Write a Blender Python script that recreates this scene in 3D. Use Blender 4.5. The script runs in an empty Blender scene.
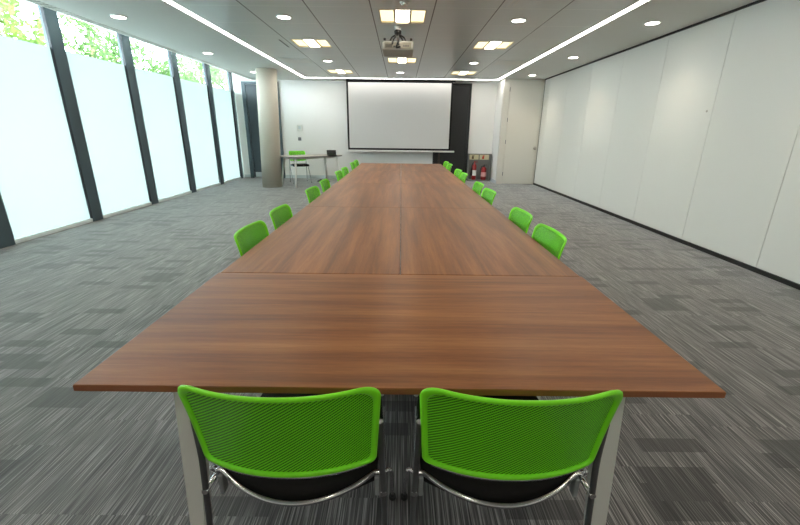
import bpy, bmesh, math, random
from mathutils import Vector, Matrix
random.seed(7)
S = bpy.context.scene
C = S.collection

# ------------------------------------------------------------------ camera
F_PX, PITCH, ROLL, YAW, CAM_H = 395.34, .3185, .0115, -.0006, 1.3393
cd = bpy.data.cameras.new('camera')
cam = bpy.data.objects.new('camera', cd); C.objects.link(cam)
cy, sy, cp, sp, cr, sr = math.cos(YAW), math.sin(YAW), math.cos(PITCH), math.sin(PITCH), math.cos(ROLL), math.sin(ROLL)
R0 = Vector((cy, sy, 0)); FW = Vector((-sy*cp, cy*cp, -sp)); U0 = Vector((-sy*sp, cy*sp, cp))
RR = cr*R0 + sr*U0; UU = -sr*R0 + cr*U0
m = Matrix((RR, UU, -FW)).transposed().to_4x4(); m.translation = (0, 0, CAM_H)
cam.matrix_world = m
cd.sensor_fit = 'HORIZONTAL'; cd.sensor_width = 36; cd.lens = F_PX/800*36
cd.clip_start = .02; cd.clip_end = 300
S.camera = cam
# ------------------------------------------------------------------ world and exposure
W = bpy.data.worlds.new('World'); S.world = W; W.use_nodes = True
bg = W.node_tree.nodes['Background']
bg.inputs[0].default_value = (.81, .925, 1.0, 1); bg.inputs[1].default_value = 18
S.view_settings.view_transform = 'Standard'; S.view_settings.look = 'None'
S.view_settings.gamma = 1; S.view_settings.use_curve_mapping = False
S.view_settings.exposure = 0.42
S.cycles.use_denoising = True
S.cycles.max_bounces = 10; S.cycles.diffuse_bounces = 6; S.cycles.transparent_max_bounces = 16
S.cycles.caustics_reflective = False; S.cycles.caustics_refractive = False
S.cycles.sample_clamp_indirect = 6
SPOT_W = 36            # downlight lamps
E_LUM, E_LUM_SIDE, E_DOWN, E_STRIP = 18, 3.0, 14.0, 11.0

# ------------------------------------------------------------------ materials
def lin(c): return tuple((v/255/12.92 if v/255 <= .04045 else ((v/255+.055)/1.055)**2.4) for v in c) + (1,)
def mat(name, rgb=(200, 200, 200), rough=.5, metal=0, spec=.5, emit=0, ergb=None, coat=0):
    M = bpy.data.materials.new(name); M.use_nodes = True
    b = M.node_tree.nodes['Principled BSDF']
    b.inputs['Base Color'].default_value = lin(rgb); b.inputs['Roughness'].default_value = rough
    b.inputs['Metallic'].default_value = metal; b.inputs['Specular IOR Level'].default_value = spec
    b.inputs['Coat Weight'].default_value = coat
    if emit:
        b.inputs['Emission Color'].default_value = lin(ergb or rgb); b.inputs['Emission Strength'].default_value = emit
    return M
class NT:
    """small node-tree helper"""
    def __init__(s, M): s.t = M.node_tree; s.n = s.t.nodes; s.l = s.t.links; s.b = s.n.get('Principled BSDF')
    def new(s, k, **kw):
        n = s.n.new(k)
        for a, v in kw.items(): setattr(n, a, v)
        return n
    def put(s, sock, v):
        if hasattr(v, 'is_linked'): s.l.new(v, sock)
        else: sock.default_value = v
    def math(s, op, a, b=0.0, c=None):
        n = s.new('ShaderNodeMath', operation=op); s.put(n.inputs[0], a); s.put(n.inputs[1], b)
        if c is not None: s.put(n.inputs[2], c)
        return n.outputs[0]
    def xyz(s, src='Object', uv=False):
        tc = s.new('ShaderNodeTexCoord'); sep = s.new('ShaderNodeSeparateXYZ')
        s.l.new(tc.outputs['UV' if uv else src], sep.inputs[0]); return sep.outputs
    def comb(s, x, y, z=0.0):
        n = s.new('ShaderNodeCombineXYZ'); s.put(n.inputs[0], x); s.put(n.inputs[1], y); s.put(n.inputs[2], z); return n.outputs[0]
    def noise(s, vec, scale=1, detail=2, rough=.5, dist=0):
        n = s.new('ShaderNodeTexNoise'); s.l.new(vec, n.inputs['Vector']); n.inputs['Scale'].default_value = scale
        n.inputs['Detail'].default_value = detail; n.inputs['Roughness'].default_value = rough; n.inputs['Distortion'].default_value = dist
        return n.outputs[0]
    def white(s, vec):
        n = s.new('ShaderNodeTexWhiteNoise', noise_dimensions='3D'); s.l.new(vec, n.inputs['Vector']); return n.outputs[0]
    def ramp(s, fac, stops, interp='LINEAR'):
        n = s.new('ShaderNodeValToRGB'); s.l.new(fac, n.inputs[0]); e = n.color_ramp.elements; n.color_ramp.interpolation = interp
        while len(e) < len(stops): e.new(.5)
        for i, (p, c) in enumerate(stops): e[i].position = p; e[i].color = lin(c) if len(c) == 3 else c
        return n.outputs[0]
    def mix(s, fac, a, b, mode='MIX'):
        n = s.new('ShaderNodeMix', data_type='RGBA', blend_type=mode); s.put(n.inputs[0], fac); s.put(n.inputs[6], a); s.put(n.inputs[7], b); return n.outputs[2]
    def bump(s, h, strength=.3, dist=.002):
        n = s.new('ShaderNodeBump'); s.put(n.inputs['Height'], h); n.inputs['Strength'].default_value = strength; n.inputs['Distance'].default_value = dist
        s.l.new(n.outputs[0], s.b.inputs['Normal'])

M = {}
M['wall'] = mat('white_paint', (240, 239, 236), .75, spec=.2)
t = NT(M['wall']); tc = t.new('ShaderNodeTexCoord'); t.bump(t.noise(tc.outputs['Object'], 180, 2), .06, .001)
M['panel'] = mat('partition_laminate', (222, 223, 218), .42, spec=.35)
M['door_white'] = mat('door_paint', (218, 215, 206), .5, spec=.3)
M['plaster'] = mat('ceiling_plaster', (236, 238, 236), .85, spec=.15)
M['black'] = mat('black_trim', (22, 23, 24), .5)
M['screen_black'] = mat('screen_border', (24, 24, 25), .75, spec=.2)
M['dark_leaf'] = mat('dark_door_laminate', (27, 29, 31), .45)
M['dark_leaf_blue'] = mat('dark_blue_grey_paint', (42, 54, 61), .45)
M['mullion'] = mat('slate_grey_aluminium', (70, 85, 93), .42, spec=.4)
M['mullion_edge'] = mat('dark_gasket', (30, 34, 40), .6)
M['sill'] = mat('white_sill', (225, 235, 235), .4)
M['column'] = mat('column_paint', (205, 198, 184), .55, spec=.3)
M['skirt'] = mat('skirting_paint', (196, 204, 206), .5)
M['brown'] = mat('dark_brown_wood', (62, 50, 44), .5)
M['table_metal'] = mat('pale_powder_coat', (240, 240, 236), .4, spec=.4)
M['chrome'] = mat('chrome', (200, 202, 206), .16, metal=1)
M['steel'] = mat('brushed_steel', (120, 122, 126), .45, metal=1)
M['knob'] = mat('satin_nickel', (178, 174, 164), .4, spec=.6)
M['clip'] = mat('clear_grey_plastic', (150, 156, 160), .25)
M['seat'] = mat('black_fabric', (27, 27, 28), .85, spec=.2)
t = NT(M['seat']); tc = t.new('ShaderNodeTexCoord'); t.bump(t.noise(tc.outputs['Object'], 700, 2), .4, .001)
M['green'] = mat('green_plastic', (134, 240, 40), .36, spec=.4)
M['strip'] = mat('strip_diffuser', (255, 252, 245), .5, emit=E_STRIP, ergb=(255, 250, 240))
M['lum_mid'] = mat('luminaire_centre', (255, 253, 244), .5, emit=E_LUM, ergb=(255, 243, 224))
M['lum_side'] = mat('luminaire_side', (255, 238, 190), .5, emit=E_LUM_SIDE*.36, ergb=(255, 240, 196))
M['lum_frame'] = mat('luminaire_frame', (214, 206, 184), .45)
M['down'] = mat('downlight_lens', (255, 250, 238), .5, emit=E_DOWN)
M['ring'] = mat('downlight_ring', (225, 226, 224), .4)
M['proj'] = mat('projector_plastic', (190, 190, 182), .5)
M['proj_grey'] = mat('projector_back_panel', (128, 124, 112), .55)
M['vent_dark'] = mat('vent_dark', (62, 64, 64), .6)
M['grey_board'] = mat('grey_laminate', (122, 122, 120), .6)
M['sign'] = mat('cream_sign', (214, 205, 168), .5)
M['red'] = mat('extinguisher_red', (140, 16, 22), .3, coat=.4)
M['black_gloss'] = mat('black_gloss', (18, 18, 20), .3)
M['label_white'] = mat('white_label', (220, 220, 214), .5)
M['label_blue'] = mat('pale_pink_label', (206, 150, 150), .5)
M['sign_red'] = mat('sign_red', (205, 60, 40), .5)
M['sign_brown'] = mat('sign_dark', (96, 76, 50), .5)
M['bark'] = mat('bark', (120, 100, 80), .9)
M['paving'] = mat('outside_paving', (196, 200, 192), .9)

# ceiling tiles: satin metal trays with dark running joints and faint cross joints
M['tile'] = mat('metal_ceiling_tile', (168, 171, 168), .33, spec=.5)
t = NT(M['tile']); X, Y, Z = t.xyz()
ax = t.math('ABSOLUTE', t.math('SUBTRACT', t.math('FRACT', t.math('MULTIPLY', t.math('ADD', X, 50*.72), 1/.72)), .5))
lx = t.math('LESS_THAN', ax, .0095)
ay = t.math('ABSOLUTE', t.math('SUBTRACT', t.math('FRACT', t.math('MULTIPLY', t.math('ADD', Y, 50*.745-5.14+.3725), 1/.745)), .5))
ly = t.math('LESS_THAN', ay, .008)
col = t.mix(ly, lin((218, 223, 224)), lin((240, 242, 241)))
col = t.mix(lx, col, lin((78, 80, 80))); t.l.new(col, t.b.inputs['Base Color'])

# carpet: planks of fine stripes running away from the camera, with darker and lighter blocks
M['carpet'] = mat('striped_carpet', (100, 100, 100), .55, spec=.5)
t = NT(M['carpet']); X, Y, Z = t.xyz()
row = t.math('FLOOR', t.math('MULTIPLY', Y, 1/.083))
rrow = t.white(t.comb(row, 3.3, 1.7))
cx = t.math('FLOOR', t.math('ADD', t.math('MULTIPLY', X, 1/.29), rrow))
cell = t.white(t.comb(cx, row, 5.1))
col3 = t.math('FLOOR', t.math('MULTIPLY', X, 2.0)); sh = t.white(t.comb(col3, 8.1, .4))
grp = t.math('FLOOR', t.math('MULTIPLY', t.math('ADD', row, t.math('FLOOR', t.math('MULTIPLY', sh, 6))), 1/6))
st = t.noise(t.comb(t.math('MULTIPLY', X, 240), t.math('MULTIPLY', Y, 3.4), t.math('MULTIPLY', grp, 3.7)), 1, 1.5, .55)
st2 = t.noise(t.comb(t.math('MULTIPLY', X, 22), t.math('MULTIPLY', Y, 1.5), t.math('MULTIPLY', grp, 1.7)), 1, 1, .5)
mixn = t.math('ADD', t.math('MULTIPLY', st, .90), t.math('MULTIPLY', st2, .10))
col = t.ramp(mixn, [(.32, (34, 33, 34)), (.45, (70, 68, 69)), (.55, (112, 109, 109)), (.68, (168, 164, 163))])
par = t.math('MULTIPLY', t.math('FRACT', t.math('MULTIPLY', t.math('ADD', cx, 200.0), .5)), 1.0)
cell = t.math('ADD', cell, t.math('MULTIPLY', par, .5))
blk = t.ramp(cell, [(0, (.40, .40, .40, 1)), (.28, (.97, .97, .97, 1)), (.35, (1, 1, 1, 1)), (.985, (1.10, 1.10, 1.10, 1))], 'CONSTANT')
col = t.mix(1.0, col, blk, 'MULTIPLY'); t.l.new(col, t.b.inputs['Base Color'])
t.bump(mixn, .4, .003)
t.b.inputs['Sheen Weight'].default_value = .42; t.b.inputs['Sheen Roughness'].default_value = .45

# walnut laminate; grain runs along local x of the tabletop
M['wood'] = mat('walnut_laminate', (130, 80, 55), .34, spec=.3)
t = NT(M['wood'])
oi = t.new('ShaderNodeObjectInfo'); X, Y, Z = t.xyz()
off = t.math('MULTIPLY', oi.outputs['Random'], 40)
a = t.noise(t.comb(t.math('ADD', t.math('MULTIPLY', X, .9), off), t.math('ADD', t.math('MULTIPLY', Y, 13), off), Z), 1, 3, .55, .35)
b = t.noise(t.comb(t.math('ADD', t.math('MULTIPLY', X, 3.0), off), t.math('ADD', t.math('MULTIPLY', Y, 75), off), Z), 1, 3, .6, .4)
c = t.noise(t.comb(t.math('ADD', t.math('MULTIPLY', X, 24), off), t.math('MULTIPLY', Y, 420), Z), 1, 2, .6)
v = t.math('ADD', t.math('ADD', t.math('MULTIPLY', a, .56), t.math('MULTIPLY', b, .30)), t.math('MULTIPLY', c, .14))
col = t.ramp(v, [(.30, (98, 58, 32)), (.43, (123, 75, 41)), (.52, (142, 89, 50)), (.61, (159, 104, 60)), (.70, (174, 118, 73))])
t.l.new(col, t.b.inputs['Base Color'])
t.put(t.b.inputs['Roughness'], t.math('ADD', t.math('MULTIPLY', b, .10), .33))
M['wood_edge'] = mat('walnut_edging', (150, 92, 60), .45)
M['desk_top'] = mat('desk_laminate', (178, 170, 160), .3)

# green back mesh with slanting rows of small slots
M['green_mesh'] = mat('green_mesh', (82, 176, 24), .42, spec=.35)
t = NT(M['green_mesh']); U, V, _ = t.xyz(uv=True)
d1 = t.math('FRACT', t.math('MULTIPLY', t.math('SUBTRACT', V, t.math('MULTIPLY', U, .75)), 1/.0086))
d2 = t.math('FRACT', t.math('MULTIPLY', t.math('ADD', U, t.math('MULTIPLY', V, .75)), 1/.0062))
hole = t.math('MULTIPLY', t.math('LESS_THAN', d1, .5), t.math('LESS_THAN', d2, .88))
t.l.new(t.mix(hole, lin((126, 234, 36)), lin((44, 128, 8))), t.b.inputs['Base Color'])
tr = t.new('ShaderNodeBsdfTransparent'); ms = t.new('ShaderNodeMixShader'); out = t.n['Material Output']
t.l.new(t.math('MULTIPLY', hole, .12), ms.inputs[0]); t.l.new(t.b.outputs[0], ms.inputs[1]); t.l.new(tr.outputs[0], ms.inputs[2]); t.l.new(ms.outputs[0], out.inputs[0])

# window glass and frosted film
M['glass'] = bpy.data.materials.new('window_glass'); M['glass'].use_nodes = True
t = NT(M['glass']); t.n.remove(t.b); t.b = None
tr = t.new('ShaderNodeBsdfTransparent'); tr.inputs[0].default_value = (.955, .975, .972, 1)
gl = t.new('ShaderNodeBsdfGlossy'); gl.inputs['Roughness'].default_value = .02
fr = t.new('ShaderNodeFresnel'); fr.inputs[0].default_value = 1.25
ge = t.new('ShaderNodeNewGeometry'); ms = t.new('ShaderNodeMixShader'); t.l.new(t.math('MULTIPLY', fr.outputs[0], t.math('SUBTRACT', 1.0, ge.outputs['Backfacing'])), ms.inputs[0]); t.l.new(tr.outputs[0], ms.inputs[1]); t.l.new(gl.outputs[0], ms.inputs[2]); t.l.new(ms.outputs[0], t.n['Material Output'].inputs[0])
M['frost'] = bpy.data.materials.new('frosted_film'); M['frost'].use_nodes = True
t = NT(M['frost']); t.n.remove(t.b); t.b = None
tl = t.new('ShaderNodeBsdfTranslucent'); tl.inputs[0].default_value = (.100, .117, .111, 1)
df = t.new('ShaderNodeBsdfDiffuse'); df.inputs[0].default_value = (.75, .82, .82, 1)
ms = t.new('ShaderNodeMixShader'); ms.inputs[0].default_value = .25
t.l.new(tl.outputs[0], ms.inputs[1]); t.l.new(df.outputs[0], ms.inputs[2]); t.l.new(ms.outputs[0], t.n['Material Output'].inputs[0])
def leafmat(n, rgb):
    Mt = bpy.data.materials.new(n); Mt.use_nodes = True; t = NT(Mt); t.b.inputs['Roughness'].default_value = .5
    oi = t.new('ShaderNodeNewGeometry')
    col = t.ramp(oi.outputs['Random Per Island'], [(0, tuple(int(v*.72) for v in rgb)), (.5, rgb), (1, tuple(min(255, int(v*1.18+10)) for v in rgb))])
    t.l.new(col, t.b.inputs['Base Color'])
    tl = t.new('ShaderNodeBsdfTranslucent'); t.l.new(col, tl.inputs[0])
    ms = t.new('ShaderNodeMixShader'); ms.inputs[0].default_value = .5
    t.l.new(t.b.outputs[0], ms.inputs[1]); t.l.new(tl.outputs[0], ms.inputs[2]); t.l.new(ms.outputs[0], t.n['Material Output'].inputs[0]); return Mt
LEAF = [leafmat('leaves_yellow_green', (84, 112, 42)), leafmat('leaves_mid_green', (66, 96, 42)), leafmat('leaves_pale', (90, 118, 72))]

# ------------------------------------------------------------------ mesh helpers
def obj(name, bm, m, parent=None, smooth=False, loc=None):
    me = bpy.data.meshes.new(name); bmesh.ops.recalc_face_normals(bm, faces=bm.faces[:]); bm.to_mesh(me); bm.free()
    for q in (m if isinstance(m, (list, tuple)) else [m]): me.materials.append(M[q] if isinstance(q, str) else q)
    if smooth:
        for p in me.polygons: p.use_smooth = True
    o = bpy.data.objects.new(name, me); C.objects.link(o)
    if parent: o.parent = parent
    if loc: o.location = loc
    return o
def box(bm, x0, x1, y0, y1, z0, z1, bev=0, mi=0):
    vs = [bm.verts.new((x, y, z)) for z in (z0, z1) for y in (y0, y1) for x in (x0, x1)]
    fs = [bm.faces.new([vs[i] for i in q]) for q in ((0, 2, 3, 1), (4, 5, 7, 6), (0, 1, 5, 4), (2, 6, 7, 3), (0, 4, 6, 2), (1, 3, 7, 5))]
    for f in fs: f.material_index = mi
    if bev:
        es = {e for f in fs for e in f.edges}
        bmesh.ops.bevel(bm, geom=list(es), offset=bev, segments=2, affect='EDGES', profile=.5)
    return vs
def bx(*a, **k):
    bm = bmesh.new(); box(bm, *a, **k); return bm
def smooth_path(pts, n=6):
    pts = [Vector(p) for p in pts]; out = []
    P = [2*pts[0]-pts[1]] + pts + [2*pts[-1]-pts[-2]]
    for i in range(1, len(P)-2):
        for k in range(n):
            u = k/n; p0, p1, p2, p3 = P[i-1:i+3]
            out.append(.5*((2*p1)+(p2-p0)*u+(2*p0-5*p1+4*p2-p3)*u*u+(3*p1-p0-3*p2+p3)*u**3))
    out.append(pts[-1]); return out
def tube(bm, pts, r, seg=10, mi=0, taper=None, cap=True):
    pts = [Vector(p) for p in pts]; rings = []; up = None
    for i, p in enumerate(pts):
        d = (pts[min(i+1, len(pts)-1)] - pts[max(i-1, 0)]).normalized()
        if up is None: up = d.orthogonal().normalized()
        up = (up - d*up.dot(d)).normalized(); s = d.cross(up)
        rr = r if taper is None else r + (taper-r)*i/(len(pts)-1)
        rings.append([bm.verts.new(p + up*math.cos(2*math.pi*k/seg)*rr + s*math.sin(2*math.pi*k/seg)*rr) for k in range(seg)])
    for a, b in zip(rings, rings[1:]):
        for k in range(seg):
            f = bm.faces.new((a[k], a[(k+1) % seg], b[(k+1) % seg], b[k])); f.material_index = mi; f.smooth = True
    if cap:
        for rg in (rings[0], rings[-1]): bm.faces.new(rg).material_index = mi
def tb(pts, r, **k):
    bm = bmesh.new(); tube(bm, pts, r, **k); return bm
def lathe(bm, prof, cx=0, cy=0, seg=20, mi=0, shift=None):
    rings = []
    for i, (r, z) in enumerate(prof):
        sx, sy_ = (0, 0) if shift is None else (shift[0]*z, shift[1]*z)
        rings.append([bm.verts.new((cx+sx+r*math.cos(2*math.pi*k/seg), cy+sy_+r*math.sin(2*math.pi*k/seg), z)) for k in range(seg)])
    for a, b in zip(rings, rings[1:]):
        for k in range(seg):
            f = bm.faces.new((a[k], a[(k+1) % seg], b[(k+1) % seg], b[k])); f.material_index = mi; f.smooth = True
    for rg in (rings[0], rings[-1]): bm.faces.new(rg).material_index = mi
def lt(prof, **k):
    bm = bmesh.new(); lathe(bm, prof, **k); return bm
def holed_sheet(bm, x0, x1, y0, y1, z, holes, mi=0, th=.02):
    xs = sorted({x0, x1, *[v for h in holes for v in h[:2] if x0 < v < x1]}); ys = sorted({y0, y1, *[v for h in holes for v in h[2:] if y0 < v < y1]})
    V = {}
    def vert(x, y):
        if (x, y) not in V: V[(x, y)] = bm.verts.new((x, y, z))
        return V[(x, y)]
    for xa, xb in zip(xs, xs[1:]):
        for ya, yb in zip(ys, ys[1:]):
            mx, my = (xa+xb)/2, (ya+yb)/2
            if any(h[0] < mx < h[1] and h[2] < my < h[3] for h in holes): continue
            bm.faces.new((vert(xa, ya), vert(xa, yb), vert(xb, yb), vert(xb, ya))).material_index = mi
def thing(name, label, cat, loc=(0, 0, 0), rz=0, group=None):
    o = bpy.data.objects.new(name, None); C.objects.link(o); o.location = loc; o.rotation_euler = (0, 0, rz)
    o.empty_display_size = .1; return tag(o, label, cat, group)
def tag(o, label, cat, group=None, kind=None):
    if label: o['label'] = label
    if cat: o['category'] = cat
    if group: o['group'] = group
    if kind: o['kind'] = kind
    return o
def struct(name, bm, m, label=None, **k):
    o = obj(name, bm, m, **k); o['kind'] = 'structure'
    if label: o['label'] = label
    return o
def dup(root, loc, rz, label, group=None):
    r = root.copy(); C.objects.link(r); r.location = loc; r.rotation_euler = (0, 0, rz); r['label'] = label
    if group: r['group'] = group
    for ch in list(root.children):
        c = ch.copy(); C.objects.link(c); c.parent = r
        for g in list(ch.children):
            d = g.copy(); C.objects.link(d); d.parent = c
    return r

# ------------------------------------------------------------------ setting
CZ = 2.676; YF, YB, YD = -2.6, 12.0, 11.12       # ceiling, front wall, back wall, door wall
XL, XR, XJ = -4.66, 3.69, 2.65                   # window line, right wall, jog
XE = -4.16                                       # edge of the ceiling by the windows
HEAD = 2.86
struct('floor', bx(XL-.12, XR+.1, YF-.1, YB+.1, -.05, 0), 'carpet', 'grey striped carpet with darker blocks')
struct('ground', bx(-60, XL-.13, -40, 90, -.35, -.3), 'paving', 'pale paving outside the windows')

LUM = [(0, y) for y in (-.7, 2.41, 5.52, 8.63)] + [(x, y) for x in (-1.45, 1.45) for y in (.8, 3.98, 7.13, 10.27)]
LW, LD = .28, .29
ST = .0375
holes_c = [(x-LW, x+LW, y-LD, y+LD) for x, y in LUM]
SXL, SXR, SYB = -2.57, 2.535, 11.42
bm = bmesh.new()
holed_sheet(bm, SXL+ST, SXR-ST, YF, SYB-ST, CZ, holes_c, mi=0)
struct('ceiling', bm, 'tile', 'satin grey metal ceiling tiles in long runs')
bm = bmesh.new()
holed_sheet(bm, XE+.14, XR, YF, YB, CZ, [(SXL-ST, SXR+ST, YF, SYB+ST)])
o = struct('ceiling', bm, 'plaster', 'plain plasterboard border of the ceiling'); o.name = 'ceiling_border'
# slab above everything, closes the void
struct('ceiling_slab', bx(XL-.12, XR+.1, YF-.1, YB+.1, CZ+.32, CZ+.4), 'plaster', 'slab above the suspended ceiling')
# ribbed grille along the window edge and the lip of the border
bm = bmesh.new()
box(bm, XE, XE+.02, YF, YB, CZ-.004, CZ+.30)
box(bm, XE+.128, XE+.14, YF, YB, CZ-.002, CZ+.05)
y = 3.0
while y < YB:
    box(bm, XE+.02, XE+.128, y, y+.024, CZ-.003, CZ+.0); y += .055
box(bm, XE+.02, XE+.128, YF, YB, CZ+.001, CZ+.01, mi=1)
struct('trim_1', bm, ['label_white', 'vent_dark'], 'ribbed air grille along the window edge of the ceiling')

# walls
struct('wall_back', bx(XL-.12, XJ, YB, YB+.1, 0, CZ+.32), 'wall', 'white back wall')
struct('wall_return', bx(XJ, XJ+.1, YD+.12, YB+.1, 0, CZ+.32), 'wall', 'white return wall beside the extinguishers')
bm = bmesh.new(); box(bm, XJ, 2.80, YD, YD+.12, 0, CZ+.32); box(bm, 3.665, XR, YD, YD+.12, 0, CZ+.32); box(bm, 2.80, 3.665, YD, YD+.12, 2.655, CZ+.32)
struct('wall_door', bm, 'door_white', 'off-white wall around the tall white door')
struct('door_light_block', bx(XJ+.1, XR+.1, YD+.13, YD+.2, 0, CZ+.32), 'black', 'black backing added behind the white door to block outside light')  # added blocker, keeps the sky from showing through the door gaps
struct('wall_front', bx(XL-.12, XR+.1, YF-.1, YF, 0, CZ+.32), 'wall', 'wall behind the camera')
# right wall: movable partition panels on a dark track
wr = struct('wall_right', bx(XR+.012, XR+.1, YF, YD+.1, 0, CZ+.32), 'black', 'white movable partition wall of tall panels')
j = 3.885 - 1.145*6
js = []
while j < YD: js.append(j); j += 1.145
edges = [YF] + [v for v in js if v > YF+.1] + [YD-.005]
for a, b in zip(edges, edges[1:]):
    obj('partition_panel', bx(XR, XR+.04, a+.003, b-.003, .048, CZ-.026, bev=.0015), 'panel', wr)
# small lock on one panel
lk = obj('panel_lock', lt([(.0, 0), (.014, 0), (.014, .004), (.011, .006), (.0, .006)], seg=14), 'knob', wr)
lk.rotation_euler = (0, -math.pi/2, 0); lk.location = (XR, 5.12, 1.62)
struct('baseboard_right', bx(XR-.012, XR+.02, YF, YD-.001, 0, .045), 'black')
struct('trim_2', bx(XR-.014, XR+.02, YF, YD-.001, CZ-.022, CZ-.0005), 'black', 'black track at the top of the partition')
struct('trim_3', bx(XR-.006, XR+.0, YD-.006, YD-.0005, .046, CZ-.023), 'black', 'black strip in the corner beside the door')
struct('baseboard_back', bx(-3.44, .93, YB-.012, YB, 0, .09), 'skirt')
struct('baseboard_return', bx(XJ-.012, XJ, YD, YB-.002, 0, .09), 'skirt')
struct('baseboard_left', bx(XL, -4.47, YB-.012, YB, 0, .09), 'skirt')

# door 2: white full-height door by the partition
d = struct('door_2', bx(2.806, 3.659, YD+.004, YD+.05, .008, 2.647, bev=.002), 'door_white', 'tall plain white door')
for z in (.28, 1.12, 1.68, 2.42): obj('hinge', bx(2.797, 2.812, YD-.006, YD+.004, z-.05, z+.05, bev=.002), 'steel', d)
kn = obj('door_knob', lt([(0, 0), (.045, 0), (.045, .008), (.012, .012), (.012, .03), (.032, .04), (.034, .052), (.024, .06), (0, .061)], seg=18), 'knob', d)
kn.rotation_euler = (math.pi/2, 0, 0); kn.location = (3.615, YD+.004, .965)
# door 1: dark glazed door in the far left corner
bm = bmesh.new()
box(bm, -4.46, -4.36, YB-.05, YB-.001, 0, 2.63); box(bm, -3.52, -3.44, YB-.05, YB-.001, 0, 2.63); box(bm, -4.36, -3.52, YB-.05, YB-.001, 2.56, 2.63)
d = struct('door_1', bm, 'mullion', 'tall dark door in slate grey frame behind the column')
obj('door_leaf', bx(-4.345, -3.53, YB-.04, YB-.004, .02, 2.55, bev=.003), 'dark_leaf_blue', d)
obj('kick_plate', bx(-4.30, -3.56, YB-.046, YB-.040, .03, .17), 'skirt', d)
obj('pull_handle', tb([(-3.62, YB-.055, .9), (-3.62, YB-.075, .92), (-3.62, YB-.075, 1.25), (-3.62, YB-.055, 1.27)], .01), 'steel', d)
# door 3: black double door behind the screen
bm = bmesh.new()
box(bm, .93, .96, YB-.05, YB-.001, 0, 2.64); box(bm, 1.89, 1.95, YB-.05, YB-.001, 0, 2.64); box(bm, .96, 1.89, YB-.05, YB-.001, 2.59, 2.64)
d = struct('door_3', bm, 'dark_leaf', 'black full-height door right of the screen')
obj('door_leaf', bx(1.135, 1.885, YB-.042, YB-.004, .01, 2.585, bev=.002), 'dark_leaf', d)
obj('side_leaf', bx(.963, 1.085, YB-.042, YB-.004, .01, 2.585, bev=.002), 'dark_leaf', d)
obj('edge_strip', bx(1.088, 1.132, YB-.046, YB-.004, .01, 2.585), 'brown', d)

# windows: bays between slate mullions
MY = [4.49 + 1.485*k for k in range(-5, 5)] + [11.79]
MY = [y for y in MY if y > 1.0]
bay = [YF] + MY
n = 1
for i, y in enumerate(MY):
    w = .104 if y < 11 else .07
    bm = bmesh.new(); box(bm, XL-.062, XL+.018, y-w, y+w, 0, HEAD+.1, bev=.003)
    tmn = struct('trim_%d' % (10+i), bm, 'mullion', 'slate grey window mullion')
    for s in (-1, 1): obj('gasket', bx(XL-.022, XL+.014, y+s*(w+.003)-.003, y+s*(w+.003)+.003, .06, HEAD), 'mullion_edge', tmn)
ys = MY + [YB]
for a, b in zip(ys, ys[1:]):
    if b-a < .2: continue
    wa = .110 if a > YF+.01 else 0; wb = .110 if b < 11 else .077
    if b >= YB: wb = 0; 
    if a > 11.5: wa = .077
    wn = struct('window_%d' % n, bx(XL-.040, XL-.024, a+wa-.02, b-wb+.02, .05, HEAD+.02), 'glass', 'tall window bay, frosted below and clear at the top'); n += 1
    bm = bmesh.new(); box(bm, XL-.022, XL-.021, a+wa-.01, b-wb+.01, .05, 2.36)
    fm = bmesh.new(); vs = [fm.verts.new(p) for p in ((XL-.020, a+wa-.02, .05), (XL-.020, b-wb+.02, .05), (XL-.020, b-wb+.02, 2.36), (XL-.020, a+wa-.02, 2.36))]; fm.faces.new(vs); bm.free()
    obj('frosted_film', fm, 'frost', wn)
struct('wall_left', bx(XL-.12, XL+.0, YF, MY[0]-.1, 0, HEAD), 'wall', 'unseen wall before the windows, left solid to darken the foreground')  # unseen stretch made solid instead of glazed, so the near end gets less daylight
struct('added_overhang', bx(XL-1.1, XL-.13, YF, YB+3, 3.22, 3.4), 'wall', 'unseen overhang added outside to darken the tops of the windows')  # unseen slab added outside to shade the upper part of the panes
struct('window_sill', bx(XL-.14, XL+.006, YF, YB, 0, .05, bev=.004), 'sill', 'white strip at the foot of the windows')
bm = bmesh.new(); box(bm, XL-.12, XL+.03, YF, YB, HEAD, CZ+.32)
struct('trim_4', bm, 'skirt', 'head above the windows')

# ------------------------------------------------------------------ lights in the ceiling
tag(obj('strip_light', bx(SXL-ST, SXL+ST, YF+.01, SYB-ST, CZ-.001, CZ+.03), 'strip'), 'long white recessed light line on the window side of the ceiling', 'light', 'recessed light lines')
tag(obj('strip_light', bx(SXR-ST, SXR+ST, YF+.01, SYB-ST, CZ-.001, CZ+.03), 'strip'), 'long white recessed light line on the partition side of the ceiling', 'light', 'recessed light lines')
tag(obj('strip_light', bx(SXL-ST, SXR+ST, SYB-ST, SYB+ST, CZ-.001, CZ+.03), 'strip'), 'recessed light line running across above the projection screen', 'light', 'recessed light lines')

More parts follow.
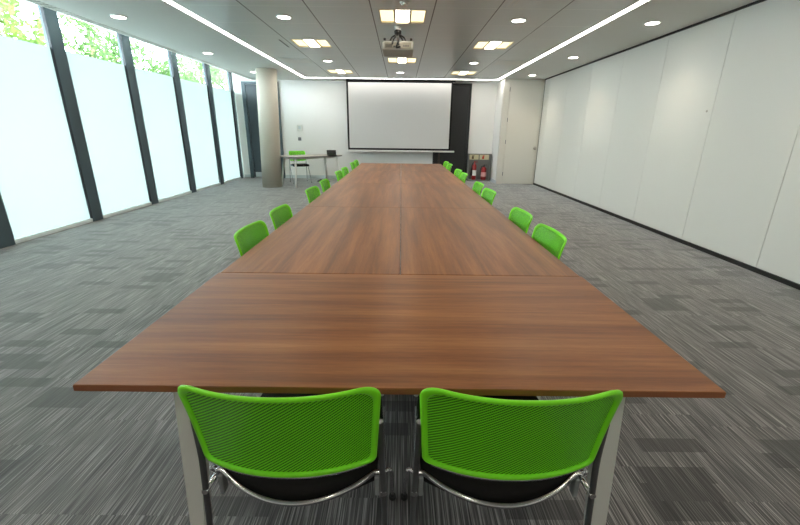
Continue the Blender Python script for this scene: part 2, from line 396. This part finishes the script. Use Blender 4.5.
def make_lum():
    r = thing('ceiling_luminaire', '', 'light', (0, 0, CZ))
    bm = bmesh.new()
    for s in (-1, 1):
        box(bm, s*LW-.012*(s > 0), s*LW+.012*(s < 0), -LD, LD, -.002, .04); box(bm, -LW, LW, s*LD-.012*(s > 0), s*LD+.012*(s < 0), -.002, .04)
        box(bm, s*.094-.013, s*.094+.013, -LD, LD, -.002, .035)
    obj('frame', bm, 'lum_frame', r)
    obj('centre_diffuser', bx(-.081, .081, -LD+.012, LD-.012, .01, .03), 'lum_mid', r)
    for s in (-1, 1):
        bm = bmesh.new(); box(bm, min(s*.107, s*.268), max(s*.107, s*.268), -LD+.012, LD-.012, .018, .03); obj('side_diffuser', bm, 'lum_side', r)
    return r
lum0 = make_lum()
LL = {(0, 5.52): 'square ceiling light directly above the projector, nearest the camera', (0, 8.63): 'square ceiling light in the centre row just behind the projector',
      (-1.45, 7.13): 'square ceiling light left of the projector, on the window side', (1.45, 7.13): 'square ceiling light right of the projector, on the partition side',
      (-1.45, 10.27): 'small-looking square ceiling light near the column, above the screen left end', (1.45, 10.27): 'small-looking square ceiling light above the black door near the back wall',
      (0, -.7): 'square ceiling light behind the camera', (0, 2.41): 'square ceiling light overhead, in front of the centre row light',
      (-1.45, .8): 'square ceiling light beside the camera, window side', (1.45, .8): 'square ceiling light beside the camera, partition side',
      (-1.45, 3.98): 'square ceiling light overhead on the window side, just out of the picture', (1.45, 3.98): 'square ceiling light overhead on the partition side, just out of the picture'}
for i, (x, y) in enumerate(LUM):
    if i == 0: lum0.location = (x, y, CZ); lum0['label'] = LL[(x, y)]; lum0['group'] = 'square ceiling lights'
    else: dup(lum0, (x, y, CZ), 0, LL[(x, y)], 'square ceiling lights')

def make_down():
    r = thing('downlight', '', 'light', (0, 0, CZ))
    obj('trim_ring', lt([(.095, -.001), (.098, -.006), (.088, -.012), (.078, -.010), (.078, -.001)], seg=28), 'ring', r)
    obj('lens', lt([(.0, -.009), (.078, -.0105), (.078, -.003), (.0, -.002)], seg=28), 'down', r)
    return r
dl0 = make_down(); first = True
DL = []
for x, s in ((-3.55, 'window side border'), (3.13, 'partition side border')):
    for y, p in ((3.25, 'just outside the picture'), (5.65, 'nearest the camera'), (8.05, 'middle of the three in view'), (10.42, 'farthest from the camera')):
        DL.append((x, y, 'round downlight in the %s of the ceiling, %s' % (s, p)))
DL += [(-1.46, 5.57, 'round downlight in the metal tiles left of the projector, near the picture top'), (1.44, 5.6, 'round downlight in the metal tiles right of the projector, near the picture top'),
       (-1.48, 8.73, 'round downlight in the tiles between the two window side square lights'), (1.44, 8.78, 'round downlight in the tiles between the two partition side square lights'),
       (-.04, 10.23, 'round downlight in the centre, just above the screen')]
for k, (x, y, lb) in enumerate(DL):
    if k == 0: dl0.location = (x, y, CZ); dl0['label'] = lb; dl0['group'] = 'round downlights'
    else: dup(dl0, (x, y, CZ), 0, lb, 'round downlights')
    L = bpy.data.lights.new('downlight_lamp', 'SPOT'); L.energy = SPOT_W; L.color = (1, .87, .68); L.spot_size = math.radians(112); L.spot_blend = 1.0; L.shadow_soft_size = .06
    lo = bpy.data.objects.new('downlight_lamp', L); C.objects.link(lo); lo.location = (x, y, CZ-.02)
# smoke detector
r = thing('smoke_detector', 'small white smoke detector on the ceiling before the centre square light', 'smoke detector', (.02, 4.93, CZ))
obj('base', lt([(.055, 0), (.055, -.012), (.045, -.018), (.0, -.018)], seg=20), 'ring', r)
obj('dome', lt([(.035, -.018), (.033, -.035), (.02, -.045), (.0, -.046)], seg=20), 'label_white', r)
# vents
r = thing('ceiling_vent', 'pale twin-slot vent line at the top of the picture, right of centre', 'vent', (1.20, 4.55, CZ), 0, 'slot vents')
obj('frame', bx(-.05, .05, -.55, .52, -.003, .0), 'tile', r)
for s in (-1, 1): obj('slot', bx(s*.024-.008, s*.024+.008, -.53, .50, -.005, -.003), 'ring', r)
r = thing('ceiling_vent', 'dark slot vent in the tiles left of the window side square light', 'vent', (-1.90, 7.14, CZ), 0, 'slot vents')
obj('frame', bx(-.035, .035, -.30, .30, -.003, .0), 'tile', r); obj('slot', bx(-.010, .010, -.28, .28, -.005, -.003), 'vent_dark', r)
for x, lb in ((-2.12, 'flat grey return air grille near the light line on the window side'), (2.12, 'flat grey return air grille near the light line on the partition side')):
    r = thing('air_grille', lb, 'vent', (x, 8.75, CZ), 0, 'flat air grilles')
    obj('frame', bx(-.29, .29, -.29, .29, -.004, .0), 'tile', r); obj('grille', bx(-.26, .26, -.26, .26, -.006, -.004), 'ring', r)

# ------------------------------------------------------------------ column
bm = bmesh.new(); lathe(bm, [(.235, 0), (.235, 1.3), (.235, CZ)], -3.235, 10.06, seg=48, shift=(.115/CZ, -.06/CZ))
struct('column', bm, 'column', 'round beige column leaning slightly')
cc = C.objects['column']; cc['category'] = 'column'

# ------------------------------------------------------------------ projection screen
YS = 11.60
r = thing('projection_screen', 'large pulled-down white projection screen with black border', 'projection screen', (0, YS, 0))
def sheet(x0, x1, z0, z1, y, wav, nx=40, nz=24):
    bm = bmesh.new(); g = []
    for j_ in range(nz+1):
        rw = []
        for i in range(nx+1):
            x = x0+(x1-x0)*i/nx; z = z0+(z1-z0)*j_/nz; e = math.sin(math.pi*i/nx)*math.sin(math.pi*j_/nz)
            rw.append(bm.verts.new((x, y+wav*e*(math.sin(5*x+3.1*z)+.6*math.sin(9*x-6*z+1)), z)))
        g.append(rw)
    for j_ in range(nz):
        for i in range(nx): bm.faces.new((g[j_][i], g[j_][i+1], g[j_+1][i+1], g[j_+1][i])).smooth = True
    return bm
M['screen'] = mat('screen_fabric', (205, 204, 203), .8, spec=.1)
obj('fabric', sheet(-1.445, 1.335, .905, 2.60, -.012, .0045), 'screen', r)
obj('border', bx(-1.495, 1.385, .0, .004, .855, CZ-.002), 'screen_black', r)
obj('bottom_bar', bx(-1.50, 1.50, -.022, .02, .808, .853, bev=.006), 'label_white', r)
bm = bmesh.new(); box(bm, -1.50, 1.45, -.006, .03, 2.60+.026, CZ-.001); obj('top_bar', bm, 'screen_black', r)

# ------------------------------------------------------------------ wall fittings
r = thing('thermostat', 'round-cornered white thermostat on the back wall above the desk', 'thermostat', (-2.92, YB, 1.42))
obj('housing', bx(-.075, .075, -.03, -.001, -.085, .085, bev=.01), 'label_white', r)
obj('dial', bx(-.035, .035, -.036, -.030, -.03, .05, bev=.002), 'skirt', r)
r = thing('light_switch', 'small steel light switch on the back wall below the thermostat', 'switch', (-2.94, YB, 1.12))
obj('plate', bx(-.045, .045, -.012, -.001, -.045, .045, bev=.003), 'steel', r)
obj('rocker', bx(-.015, .015, -.017, -.012, -.02, .02, bev=.002), 'grey_board', r)

# fire extinguishers on their stand
r = thing('extinguisher_stand', 'grey fire point board with two cream signs against the back wall', 'stand', (2.285, YB-.16, 0))
bm = bmesh.new(); box(bm, -.32, .32, .11, .14, .0, .765, bev=.004); box(bm, -.32, .32, -.10, .11, .0, .035, bev=.004)
for s in (-1, 1): box(bm, s*.32-.012, s*.32+.012, -.06, .14, 0, .765, bev=.003)
obj('board', bm, 'grey_board', r)
for k, (x, icon) in enumerate(((-.15, 'sign_brown'), (.15, 'sign_red'))):
    s = obj('sign', bx(x-.135, x+.135, .098, .108, .60, .74, bev=.002), 'sign', r)
    bm = bmesh.new(); cxx = x-.035
    box(bm, cxx-.028, cxx+.028, .093, .0979, .62, .68, bev=.002); box(bm, cxx-.018, cxx+.014, .093, .0979, .68, .72); box(bm, cxx+.0, cxx+.045, .093, .0979, .695, .715)
    obj('pictogram', bm, icon, s)
def ext(x, h, rad, lab, label, horn):
    r = thing('fire_extinguisher', label, 'fire extinguisher', (2.285+x, YB-.16-.0, .036), 0, 'fire extinguishers on the stand')
    obj('cylinder', lt([(rad*.9, 0), (rad, .015), (rad, h*.70), (rad*.88, h*.77), (rad*.45, h*.82), (rad*.35, h*.86)], seg=24), 'red', r)
    bm = bmesh.new(); lathe(bm, [(rad*.38, h*.86), (rad*.38, h*.91), (rad*.2, h*.92)], seg=12)
    box(bm, -.012, .085, -.012, .012, h*.90, h*.925, bev=.003); box(bm, -.012, .09, -.010, .010, h*.96, h*.98, bev=.003); box(bm, -.014, .012, -.012, .012, h*.90, h*.98)
    obj('valve_handle', bm, 'black_gloss' if horn == 0 else 'red', r)
    bm = bmesh.new(); pts = smooth_path([(-.012, 0, h*.9), (-rad*.9, -.01, h*.84), (-rad*1.25, -.02, h*.6), (-rad*1.2, -.02, h*.32)])
    tube(bm, pts, .010, seg=8)
    if horn: tube(bm, [(-rad*1.2, -.02, h*.62), (-rad*1.22, -.02, h*.22)], .016, taper=.034, seg=12)
    obj('hose', bm, 'black_gloss', r)
    bm = bmesh.new(); a0 = -math.pi*.95; g = []
    for z in (h*.22, h*.5):
        g.append([bm.verts.new(((rad+.0015)*math.cos(a0+i*math.pi*.9/10), (rad+.0015)*math.sin(a0+i*math.pi*.9/10), z)) for i in range(11)])
    for i in range(10): bm.faces.new((g[0][i], g[0][i+1], g[1][i+1], g[1][i]))
    obj('paper_label', bm, lab, r)
ext(-.14, .545, .064, 'label_white', 'taller red fire extinguisher with white label, left on the stand', 1)
ext(.14, .44, .080, 'label_blue', 'shorter red fire extinguisher, right on the stand', 0)

# ------------------------------------------------------------------ projector
PZ = 2.40
r = thing('projector', 'pale grey projector hanging from the ceiling on a black arm bracket', 'projector', (-.06, 6.18, PZ))
obj('body', bx(-.215, .215, -.17, .36, 0, .115, bev=.018), 'proj', r, smooth=False)
bp = obj('back_panel', bx(-.18, .18, -.176, -.168, .018, .092, bev=.003), 'proj_grey', r)
bm = bmesh.new()
for k in range(7): box(bm, -.165+k*.013, -.158+k*.013, -.180, -.176, .03, .07)
obj('vent_grille', bm, 'vent_dark', bp); bm = bmesh.new()
for k in range(4): box(bm, .075+k*.02, .088+k*.02, -.180, -.176, .04, .058)
obj('socket_row', bm, 'vent_dark', bp)
obj('port', bx(-.06, -.03, -.180, -.176, .03, .05), 'vent_dark', bp); obj('port', bx(-.02, .02, -.180, -.176, .055, .075), 'vent_dark', bp)
br = obj('ceiling_bracket', tb([(-.0, -.22, CZ-PZ), (-.0, -.22, .16)], .02), 'black_gloss', r)
obj('ceiling_rose', lt([(.045, CZ-PZ-.001), (.045, CZ-PZ-.03), (.03, CZ-PZ-.06), (.0, CZ-PZ-.06)], cx=0, cy=-.22, seg=20), 'ring', br)
bm = bmesh.new()
for x, y_ in ((-.18, -.12), (.18, -.12), (-.13, .1), (.13, .1)): tube(bm, [(0, -.22, .185), (x*.45, (y_-.24)*.5, .150), (x*.6, y_, .12)], .010)
for x in (-.18, .18): tube(bm, [(x, -.12, .11), (x, -.12, .15)], .016)
lathe(bm, [(.02, .165), (.045, .18), (.05, .215), (.03, .235)], 0, -.22, seg=14)
obj('bracket_arm', bm, 'black_gloss', br)
bm = bmesh.new()
tube(bm, smooth_path([(.005, -.23, .2), (.01, -.25, .10), (-.02, -.24, .02), (.03, -.20, .035)]), .012); tube(bm, smooth_path([(0, -.235, .19), (-.05, -.25, .12), (-.08, -.21, .06)]), .008)
obj('cable', bm, 'black_gloss', r)
M['proj'].node_tree.nodes['Principled BSDF'].inputs['Base Color'].default_value = lin((160, 161, 155))

# ------------------------------------------------------------------ conference tables
TT = .74
def make_table(L, D, legx, legy):
    r = thing('conference_table', '', 'table')
    g = .0028
    tp = obj('tabletop', bx(-L/2+.0012, L/2-.0012, -D/2+g, D/2-g, TT-.019, TT, bev=.0015), 'wood', r)
    obj('edge_band', bx(-L/2+.0006, L/2-.0006, -D/2+.0022, D/2-.0022, TT-.0175, TT-.0022), 'wood_edge', tp)
    bm = bmesh.new()
    for s in (-1, 1):
        box(bm, -L/2+legx, L/2-legx, s*(D/2-legy)-.02, s*(D/2-legy)+.02, TT-.075, TT-.0195); box(bm, s*(L/2-legx)-.02, s*(L/2-legx)+.02, -D/2+legy, D/2-legy, TT-.075, TT-.0195)
    obj('under_frame', bm, 'table_metal', r)
    for sx in (-1, 1):
        for sy in (-1, 1):
            bm = bmesh.new(); LX = L/2-legx; vs = box(bm, sx*(L/2-legx)-.029, sx*(L/2-legx)+.029, sy*(D/2-legy)-.029, sy*(D/2-legy)+.029, .008, TT-.0195)
            for v in vs:
                if v.co.z < .1: v.co.x = sx*(LX+.055)+(v.co.x-sx*(L/2-legx))*.72; v.co.y = sy*(D/2-legy)+(v.co.y-sy*(D/2-legy))*.72
            lathe(bm, [(.02, 0), (.02, .009)], sx*(LX+.055), sy*(D/2-legy), seg=12)
            obj('leg', bm, 'table_metal', r)
    return r
Y0, Y1 = .825, 1.651; PL = 1.636; XC = .003
t0 = make_table(1.612, Y1-Y0, .225, .11); t0.location = (XC, (Y0+Y1)/2, 0)
t0['label'] = 'walnut table set crosswise at the near end, wood grain running left to right'; t0['group'] = 'walnut tables pushed together'
tp = None
pos = ['first', 'second', 'third', 'fourth']
for k in range(4):
    for s, nm in ((-1, 'window side'), (1, 'partition side')):
        lb = 'walnut table pointing away from camera, %s half, %s behind the near crosswise table' % (nm, pos[k])
        if k == 3: lb = 'walnut table at the far end of the long row, %s half' % nm
        loc = (XC+s*.4, Y1+PL*(k+.5), 0)
        if tp is None: tp = make_table(PL, .8, .2, .1); tp.location = loc; tp.rotation_euler = (0, 0, math.pi/2); tp['label'] = lb; tp['group'] = 'walnut tables pushed together'
        else: dup(tp, loc, math.pi/2 if (k+s) % 2 else -math.pi/2, lb, 'walnut tables pushed together')

# ------------------------------------------------------------------ chairs
def back_pt(u, v, off=0.0):
    """u across -1..1, v up 0..1 ; concave towards the sitter (+y)"""
    hw = .210 + .016*v
    w = max(0, v)
    x = u*hw
    z = .562 + .256*v + .006*u*u
    y = -.232 - .026*v - .020*w**2.2 + .050*abs(u)**2.2
    # surface normal (approx.) pointing back
    nx = .050*2.2*abs(u)**1.2*(1 if u > 0 else -1)/hw
    nrm = Vector((nx, -1, 0)).normalized()
    return Vector((x, y, z)) + nrm*off
def outline(n=14, inset=0.0, corner=(.10, .15)):
    """closed outline of the back in (u,v), rounded corners"""
    pts = []
    hw, hh = .216, .130
    a, b = hw-inset, hh-inset
    for cx_, cy_, a0, rr in ((1, 1, 0, .044), (-1, 1, 90, .044), (-1, -1, 180, .014), (1, -1, 270, .014)):
        rr = max(rr-inset, .004)
        for k in range(n+1):
            th = math.radians(a0+90*k/n)
            pts.append(((cx_*(a-rr)+rr*math.cos(th))/hw, .5+(cy_*(b-rr)+rr*math.sin(th))/(2*hh)))
    return pts
def resample(poly):
    # add points on long sides
    out = []
    for (a, b) in zip(poly, poly[1:]+poly[:1]):
        d = math.hypot((b[0]-a[0])*.216, (b[1]-a[1])*.260); n = max(1, int(d/.02))
        for k in range(n): out.append((a[0]+(b[0]-a[0])*k/n, a[1]+(b[1]-a[1])*k/n))
    return out
def make_chair():
    r = thing('meeting_chair', '', 'chair')
    # backrest rim
    bm = bmesh.new(); o_ = resample(outline()); N = len(o_)
    cu, cv = 0, .5
    def ins(p, d):
        # shrink towards the centre by a distance d in metres
        x, z = p[0]*.216, (p[1]-.5)*.260
        fx = max(0, abs(x)-d*1.0*(min(1, abs(x)/.12))); fz = max(0, abs(z)-d*(min(1, abs(z)/.06)))
        return (math.copysign(fx, x)/.216, .5+math.copysign(fz, z)/.260)
    prof = [(.0, .003), (.003, .007), (.009, .008), (.013, .005), (.015, .001), (.015, -.002), (.010, -.004), (.003, -.004), (0, 0)]
    rings = [[bm.verts.new(back_pt(*ins(p, d), off=h)) for p in o_] for d, h in prof]
    for a, b in zip(rings, rings[1:]+rings[:1]):
        for k in range(N): bm.faces.new((a[k], a[(k+1) % N], b[(k+1) % N], b[k])).smooth = True
    back = obj('backrest', bm, 'green', r)
    # mesh panel
    bm = bmesh.new(); uvl = bm.loops.layers.uv.new('UVMap'); inner = [ins(p, .0135) for p in o_]
    K = 7; rows = []
    for j_ in range(K+1):
        s = 1-j_/K
        if s > 0: rows.append([(p[0]*s, .5+(p[1]-.5)*s) for p in inner])
    uv = {}
    def mk(p):
        v = bm.verts.new(back_pt(p[0], p[1], off=0.0)); uv[v] = (p[0]*.216, (p[1]-.5)*.260); return v
    rv = [[mk(p) for p in rw] for rw in rows]; cen = mk((0, .5))
    for a, b in zip(rv, rv[1:]):
        for k in range(N): bm.faces.new((a[k], a[(k+1) % N], b[(k+1) % N], b[k]))
    for k in range(N): bm.faces.new((rv[-1][k], rv[-1][(k+1) % N], cen))
    for f in bm.faces:
        f.smooth = True
        for l in f.loops: l[uvl].uv = uv[l.vert]
    pn = obj('mesh_panel', bm, 'green_mesh', back); 
    # chrome line beneath the back
    obj('back_bar', tb([back_pt(u/10, -.016, off=-.001) for u in range(-9, 10)], .0045, seg=8), 'chrome', r)
    # seat cushion
    bm = bmesh.new(); ol = []
    def edge_y(x): return -.128 - .070*(1-(x/.205)**2)
    raw = [(-.207+.414*k/17, None) for k in range(18)]
    ol = [(x*.985, edge_y(max(-.205, min(.205, x)))) for x, _ in raw]
    ol += [(.209, -.06+.05*k) for k in range(5)]
    ol += [(.165+.044*math.cos(a*math.pi/8), .17+.044*math.sin(a*math.pi/8)) for a in range(1, 5)]
    ol += [(.165-.33*k/8, .214+.012*math.sin(math.pi*k/8)) for k in range(1, 8)]
    ol += [(-.165+.044*math.cos(a*math.pi/8), .17+.044*math.sin(a*math.pi/8)) for a in range(4, 8)]
    ol += [(-.209, .14-.05*k) for k in range(5)]
    NS = len(ol)
    prof = [(.90, .436), (.985, .438), (1, .448), (1, .468), (.985, .478), (.94, .486), (.6, .484), (.3, .481)]
    rg = [[bm.verts.new((x*s, .02+(y_-.02)*s, z + .006*(x/.2)**2*(z > .46))) for x, y_ in ol] for s, z in prof]
    for a, b in zip(rg, rg[1:]):
        for k in range(NS): bm.faces.new((a[k], a[(k+1) % NS], b[(k+1) % NS], b[k])).smooth = True
    bm.faces.new(rg[0]); bm.faces.new(rg[-1]).smooth = True
    obj('seat', bm, 'seat', r)
    # chrome rail bowed around the rear of the seat
    pts = [(-.222, -.135, .476), (-.205, -.135, .477), (-.19, -.143, .474), (-.15, -.170, .466), (-.10, -.193, .459), (-.05, -.206, .454), (0, -.211, .453)]
    pts = pts + [(-x, y_, z) for x, y_, z in reversed(pts[:-1])]
    obj('seat_rail', tb(smooth_path(pts, 4), .0075), 'chrome', r)
    for s in (-1, 1):
        obj('leg', tb(smooth_path([(s*.2205, -.192, .69), (s*.2215, -.188, .65), (s*.2235, -.182, .57), (s*.228, -.182, .47), (s*.232, -.190, .32), (s*.237, -.225, .012)]), .0078, seg=12), 'steel', r)
        obj('leg', tb(smooth_path([(s*.230, -.115, .458), (s*.240, -.11, .462), (s*.246, -.10, .44), (s*.247, .03, .26), (s*.245, .20, .012)]), .0058), 'chrome', r)
        obj('side_rail', tb([(s*.228, -.19, .462), (s*.222, -.10, .455), (s*.21, .17, .44)], .008), 'chrome', r)
        obj('clip', bx(min(s*.202, s*.215), max(s*.202, s*.215), -.146, -.118, .405, .468, bev=.004), 'clip', r)
    for lg in [c for c in r.children if c.name.startswith('leg')]:
        pts = [v.co for v in lg.data.vertices]; zf = min(p.z for p in pts); fp = [p for p in pts if p.z < zf+.02]; fx = sum(p.x for p in fp)/len(fp); fy = sum(p.y for p in fp)/len(fp)
        obj('foot', lt([(.013, 0), (.014, .004), (.0125, .016)], cx=fx, cy=fy, seg=12), 'black', lg)
    return r
ch0 = make_chair()
ch0.location = (-.263, .962, 0); ch0['label'] = 'green mesh-back chair at the near end of the table, left of the two'; ch0['group'] = 'chairs around the conference table'
dup(ch0, (.272, .962, 0), 0, 'green mesh-back chair at the near end of the table, right of the two', 'chairs around the conference table')
LY = [2.17, 2.75, 3.79, 4.45, 5.50, 6.08, 7.13, 7.71]
RY = [2.17, 2.73, 3.79, 4.35, 5.42, 5.96, 7.06, 7.62]
RAW = [0, 1, -1.5, 1.5, 0, -1, 1, 0]
num = ['nearest the camera', 'second from the near end', 'third from the near end', 'fourth from the near end', 'fifth from the near end', 'sixth from the near end', 'seventh from the near end', 'farthest from the camera']
for k in range(8):
    dup(ch0, (-.610, LY[k], 0), -math.pi/2+math.radians(RAW[k]), 'green-backed chair on the window side of the long table, %s' % num[k], 'chairs around the conference table')
    dup(ch0, (.613, RY[k], 0), math.pi/2+math.radians(RAW[-k]), 'green-backed chair on the partition side of the long table, %s' % num[k], 'chairs around the conference table')

# ------------------------------------------------------------------ side desk by the column
DA = math.radians(46)
r = thing('side_desk', 'white-legged desk with a thin pale top, standing beside the column', 'desk', (-2.34, 10.62, 0), DA)
bm = bmesh.new(); ol = []
for k in range(64):
    th = 2*math.pi*k/64; c_, s_ = math.cos(th), math.sin(th)
    ol.append((.86*math.copysign(abs(c_)**.45, c_), .40*math.copysign(abs(s_)**.55, s_)))
lo_ = [bm.verts.new((x, y_, TT-.028)) for x, y_ in ol]; hi_ = [bm.verts.new((x, y_, TT)) for x, y_ in ol]
for k in range(64): bm.faces.new((lo_[k], lo_[(k+1) % 64], hi_[(k+1) % 64], hi_[k])).material_index = 1
bm.faces.new(lo_).material_index = 1; bm.faces.new(hi_)
obj('desktop', bm, ['desk_top', 'grey_board'], r)
for sx in (-1, 1):
    for sy in (-1, 1): obj('leg', tb([(sx*.62, sy*.26, TT-.03), (sx*.71, sy*.33, 0)], .027, taper=.022, seg=14), 'table_metal', r)
bm = bmesh.new()
for s in (-1, 1): box(bm, -.62, .62, s*.24-.012, s*.24+.012, TT-.07, TT-.0285); box(bm, s*.6-.012, s*.6+.012, -.24, .24, TT-.07, TT-.0285)
obj('under_frame', bm, 'table_metal', r)
dc = dup(ch0, (-2.74, 11.0, 0), math.radians(-152), 'green-backed chair with chrome legs standing behind the side desk')
del dc['group']
# laptop on the desk
r = thing('laptop', 'small open black laptop on the right end of the side desk', 'laptop', (-1.80, 10.66, TT), math.radians(16))
obj('base', bx(-.12, .12, -.09, .08, .0, .016, bev=.003), 'black_gloss', r)
bm = bmesh.new(); box(bm, -.12, .12, -.006, .006, 0, .125, bev=.003)
lid = obj('lid', bm, 'screen_black', r); lid.location = (0, .078, .014); lid.rotation_euler = (math.radians(-18), 0, 0)
obj('screen', bx(-.11, .11, -.0075, -.0061, .012, .12), 'dark_leaf', lid)
# coiled black lead on the carpet
bm = bmesh.new(); pts = []
for k in range(50):
    a_ = k*.42; rr = .05+.025*math.sin(k*.31); pts.append((rr*math.cos(a_), rr*.8*math.sin(a_), .010+.0012*k))
pts += [(.12, .05, .02), (.2, .02, .009), (.28, .06, .008)]
tube(bm, pts, .008, seg=6)
tag(obj('power_lead', bm, 'black_gloss', loc=(-2.24, 11.1, 0)), 'small coil of black cable on the carpet between the desk legs', 'cable')

# ------------------------------------------------------------------ trees outside
def tree(x, y, h, rad, mi, label, seed):
    rnd = random.Random(seed)
    r = thing('tree', label, 'tree', (x, y, -.3), 0, 'trees outside the windows')
    bm = bmesh.new(); tube(bm, smooth_path([(0, 0, 0), (.1, .05, h*.3), (-.05, .1, h*.6), (.05, 0, h*.9)]), .16, taper=.04, seg=10)
    tips = []
    for k in range(9):
        a_ = k*2.4; z0 = h*(.32+.05*k); e = (rad*.75*math.cos(a_), rad*.75*math.sin(a_), z0+h*.18); tips.append(e)
        tube(bm, smooth_path([(0, .05, z0), (e[0]*.5, e[1]*.5, z0+h*.12), e], 4), .05, taper=.012, seg=6)
    obj('trunk', bm, 'bark', r)
    bm = bmesh.new()
    cl = []
    for k in range(52):
        while True:
            p = Vector((rnd.uniform(-1, 1), rnd.uniform(-1, 1), rnd.uniform(-1, 1)))
            if .3 < p.length < 1: break
        cl.append((Vector((p.x*rad, p.y*rad, h*.62+p.z*h*.36)), rnd.uniform(.35, .75)))
    for c_, cr_ in cl:
        for k in range(110):
            d_ = Vector((rnd.gauss(0, 1), rnd.gauss(0, 1), rnd.gauss(0, 1))).normalized()*cr_*rnd.uniform(.5, 1)
            p = c_+d_; s_ = rnd.uniform(.06, .12)
            a_ = Vector((rnd.gauss(0, 1), rnd.gauss(0, 1), rnd.gauss(0, 1))).normalized(); b_ = a_.orthogonal().normalized()
            bm.faces.new([bm.verts.new(p+a_*s_), bm.verts.new(p+b_*s_*.5), bm.verts.new(p-a_*s_), bm.verts.new(p-b_*s_*.5)])
    obj('foliage', bm, LEAF[mi], r)
TR = [(-11.5, 12.3, 5.9, 2.1, 0, 'yellow-green tree seen through the clear strip of the leftmost window'),
      (-12.6, 17.9, 7.4, 2.0, 1, 'bright leafy tree filling the clear strip of the second window from the left'),
      (-12.6, 22.9, 5.4, 1.6, 1, 'low tree seen just above the frosting of the third window'),
      (-12.5, 27.0, 7.6, 1.7, 2, 'pale tree seen in the far half of the fourth window'),
      (-12.8, 31.6, 8.0, 2.1, 2, 'tall pale green tree seen through the farthest window')]
for i, a_ in enumerate(TR): tree(*a_, seed=40+i)
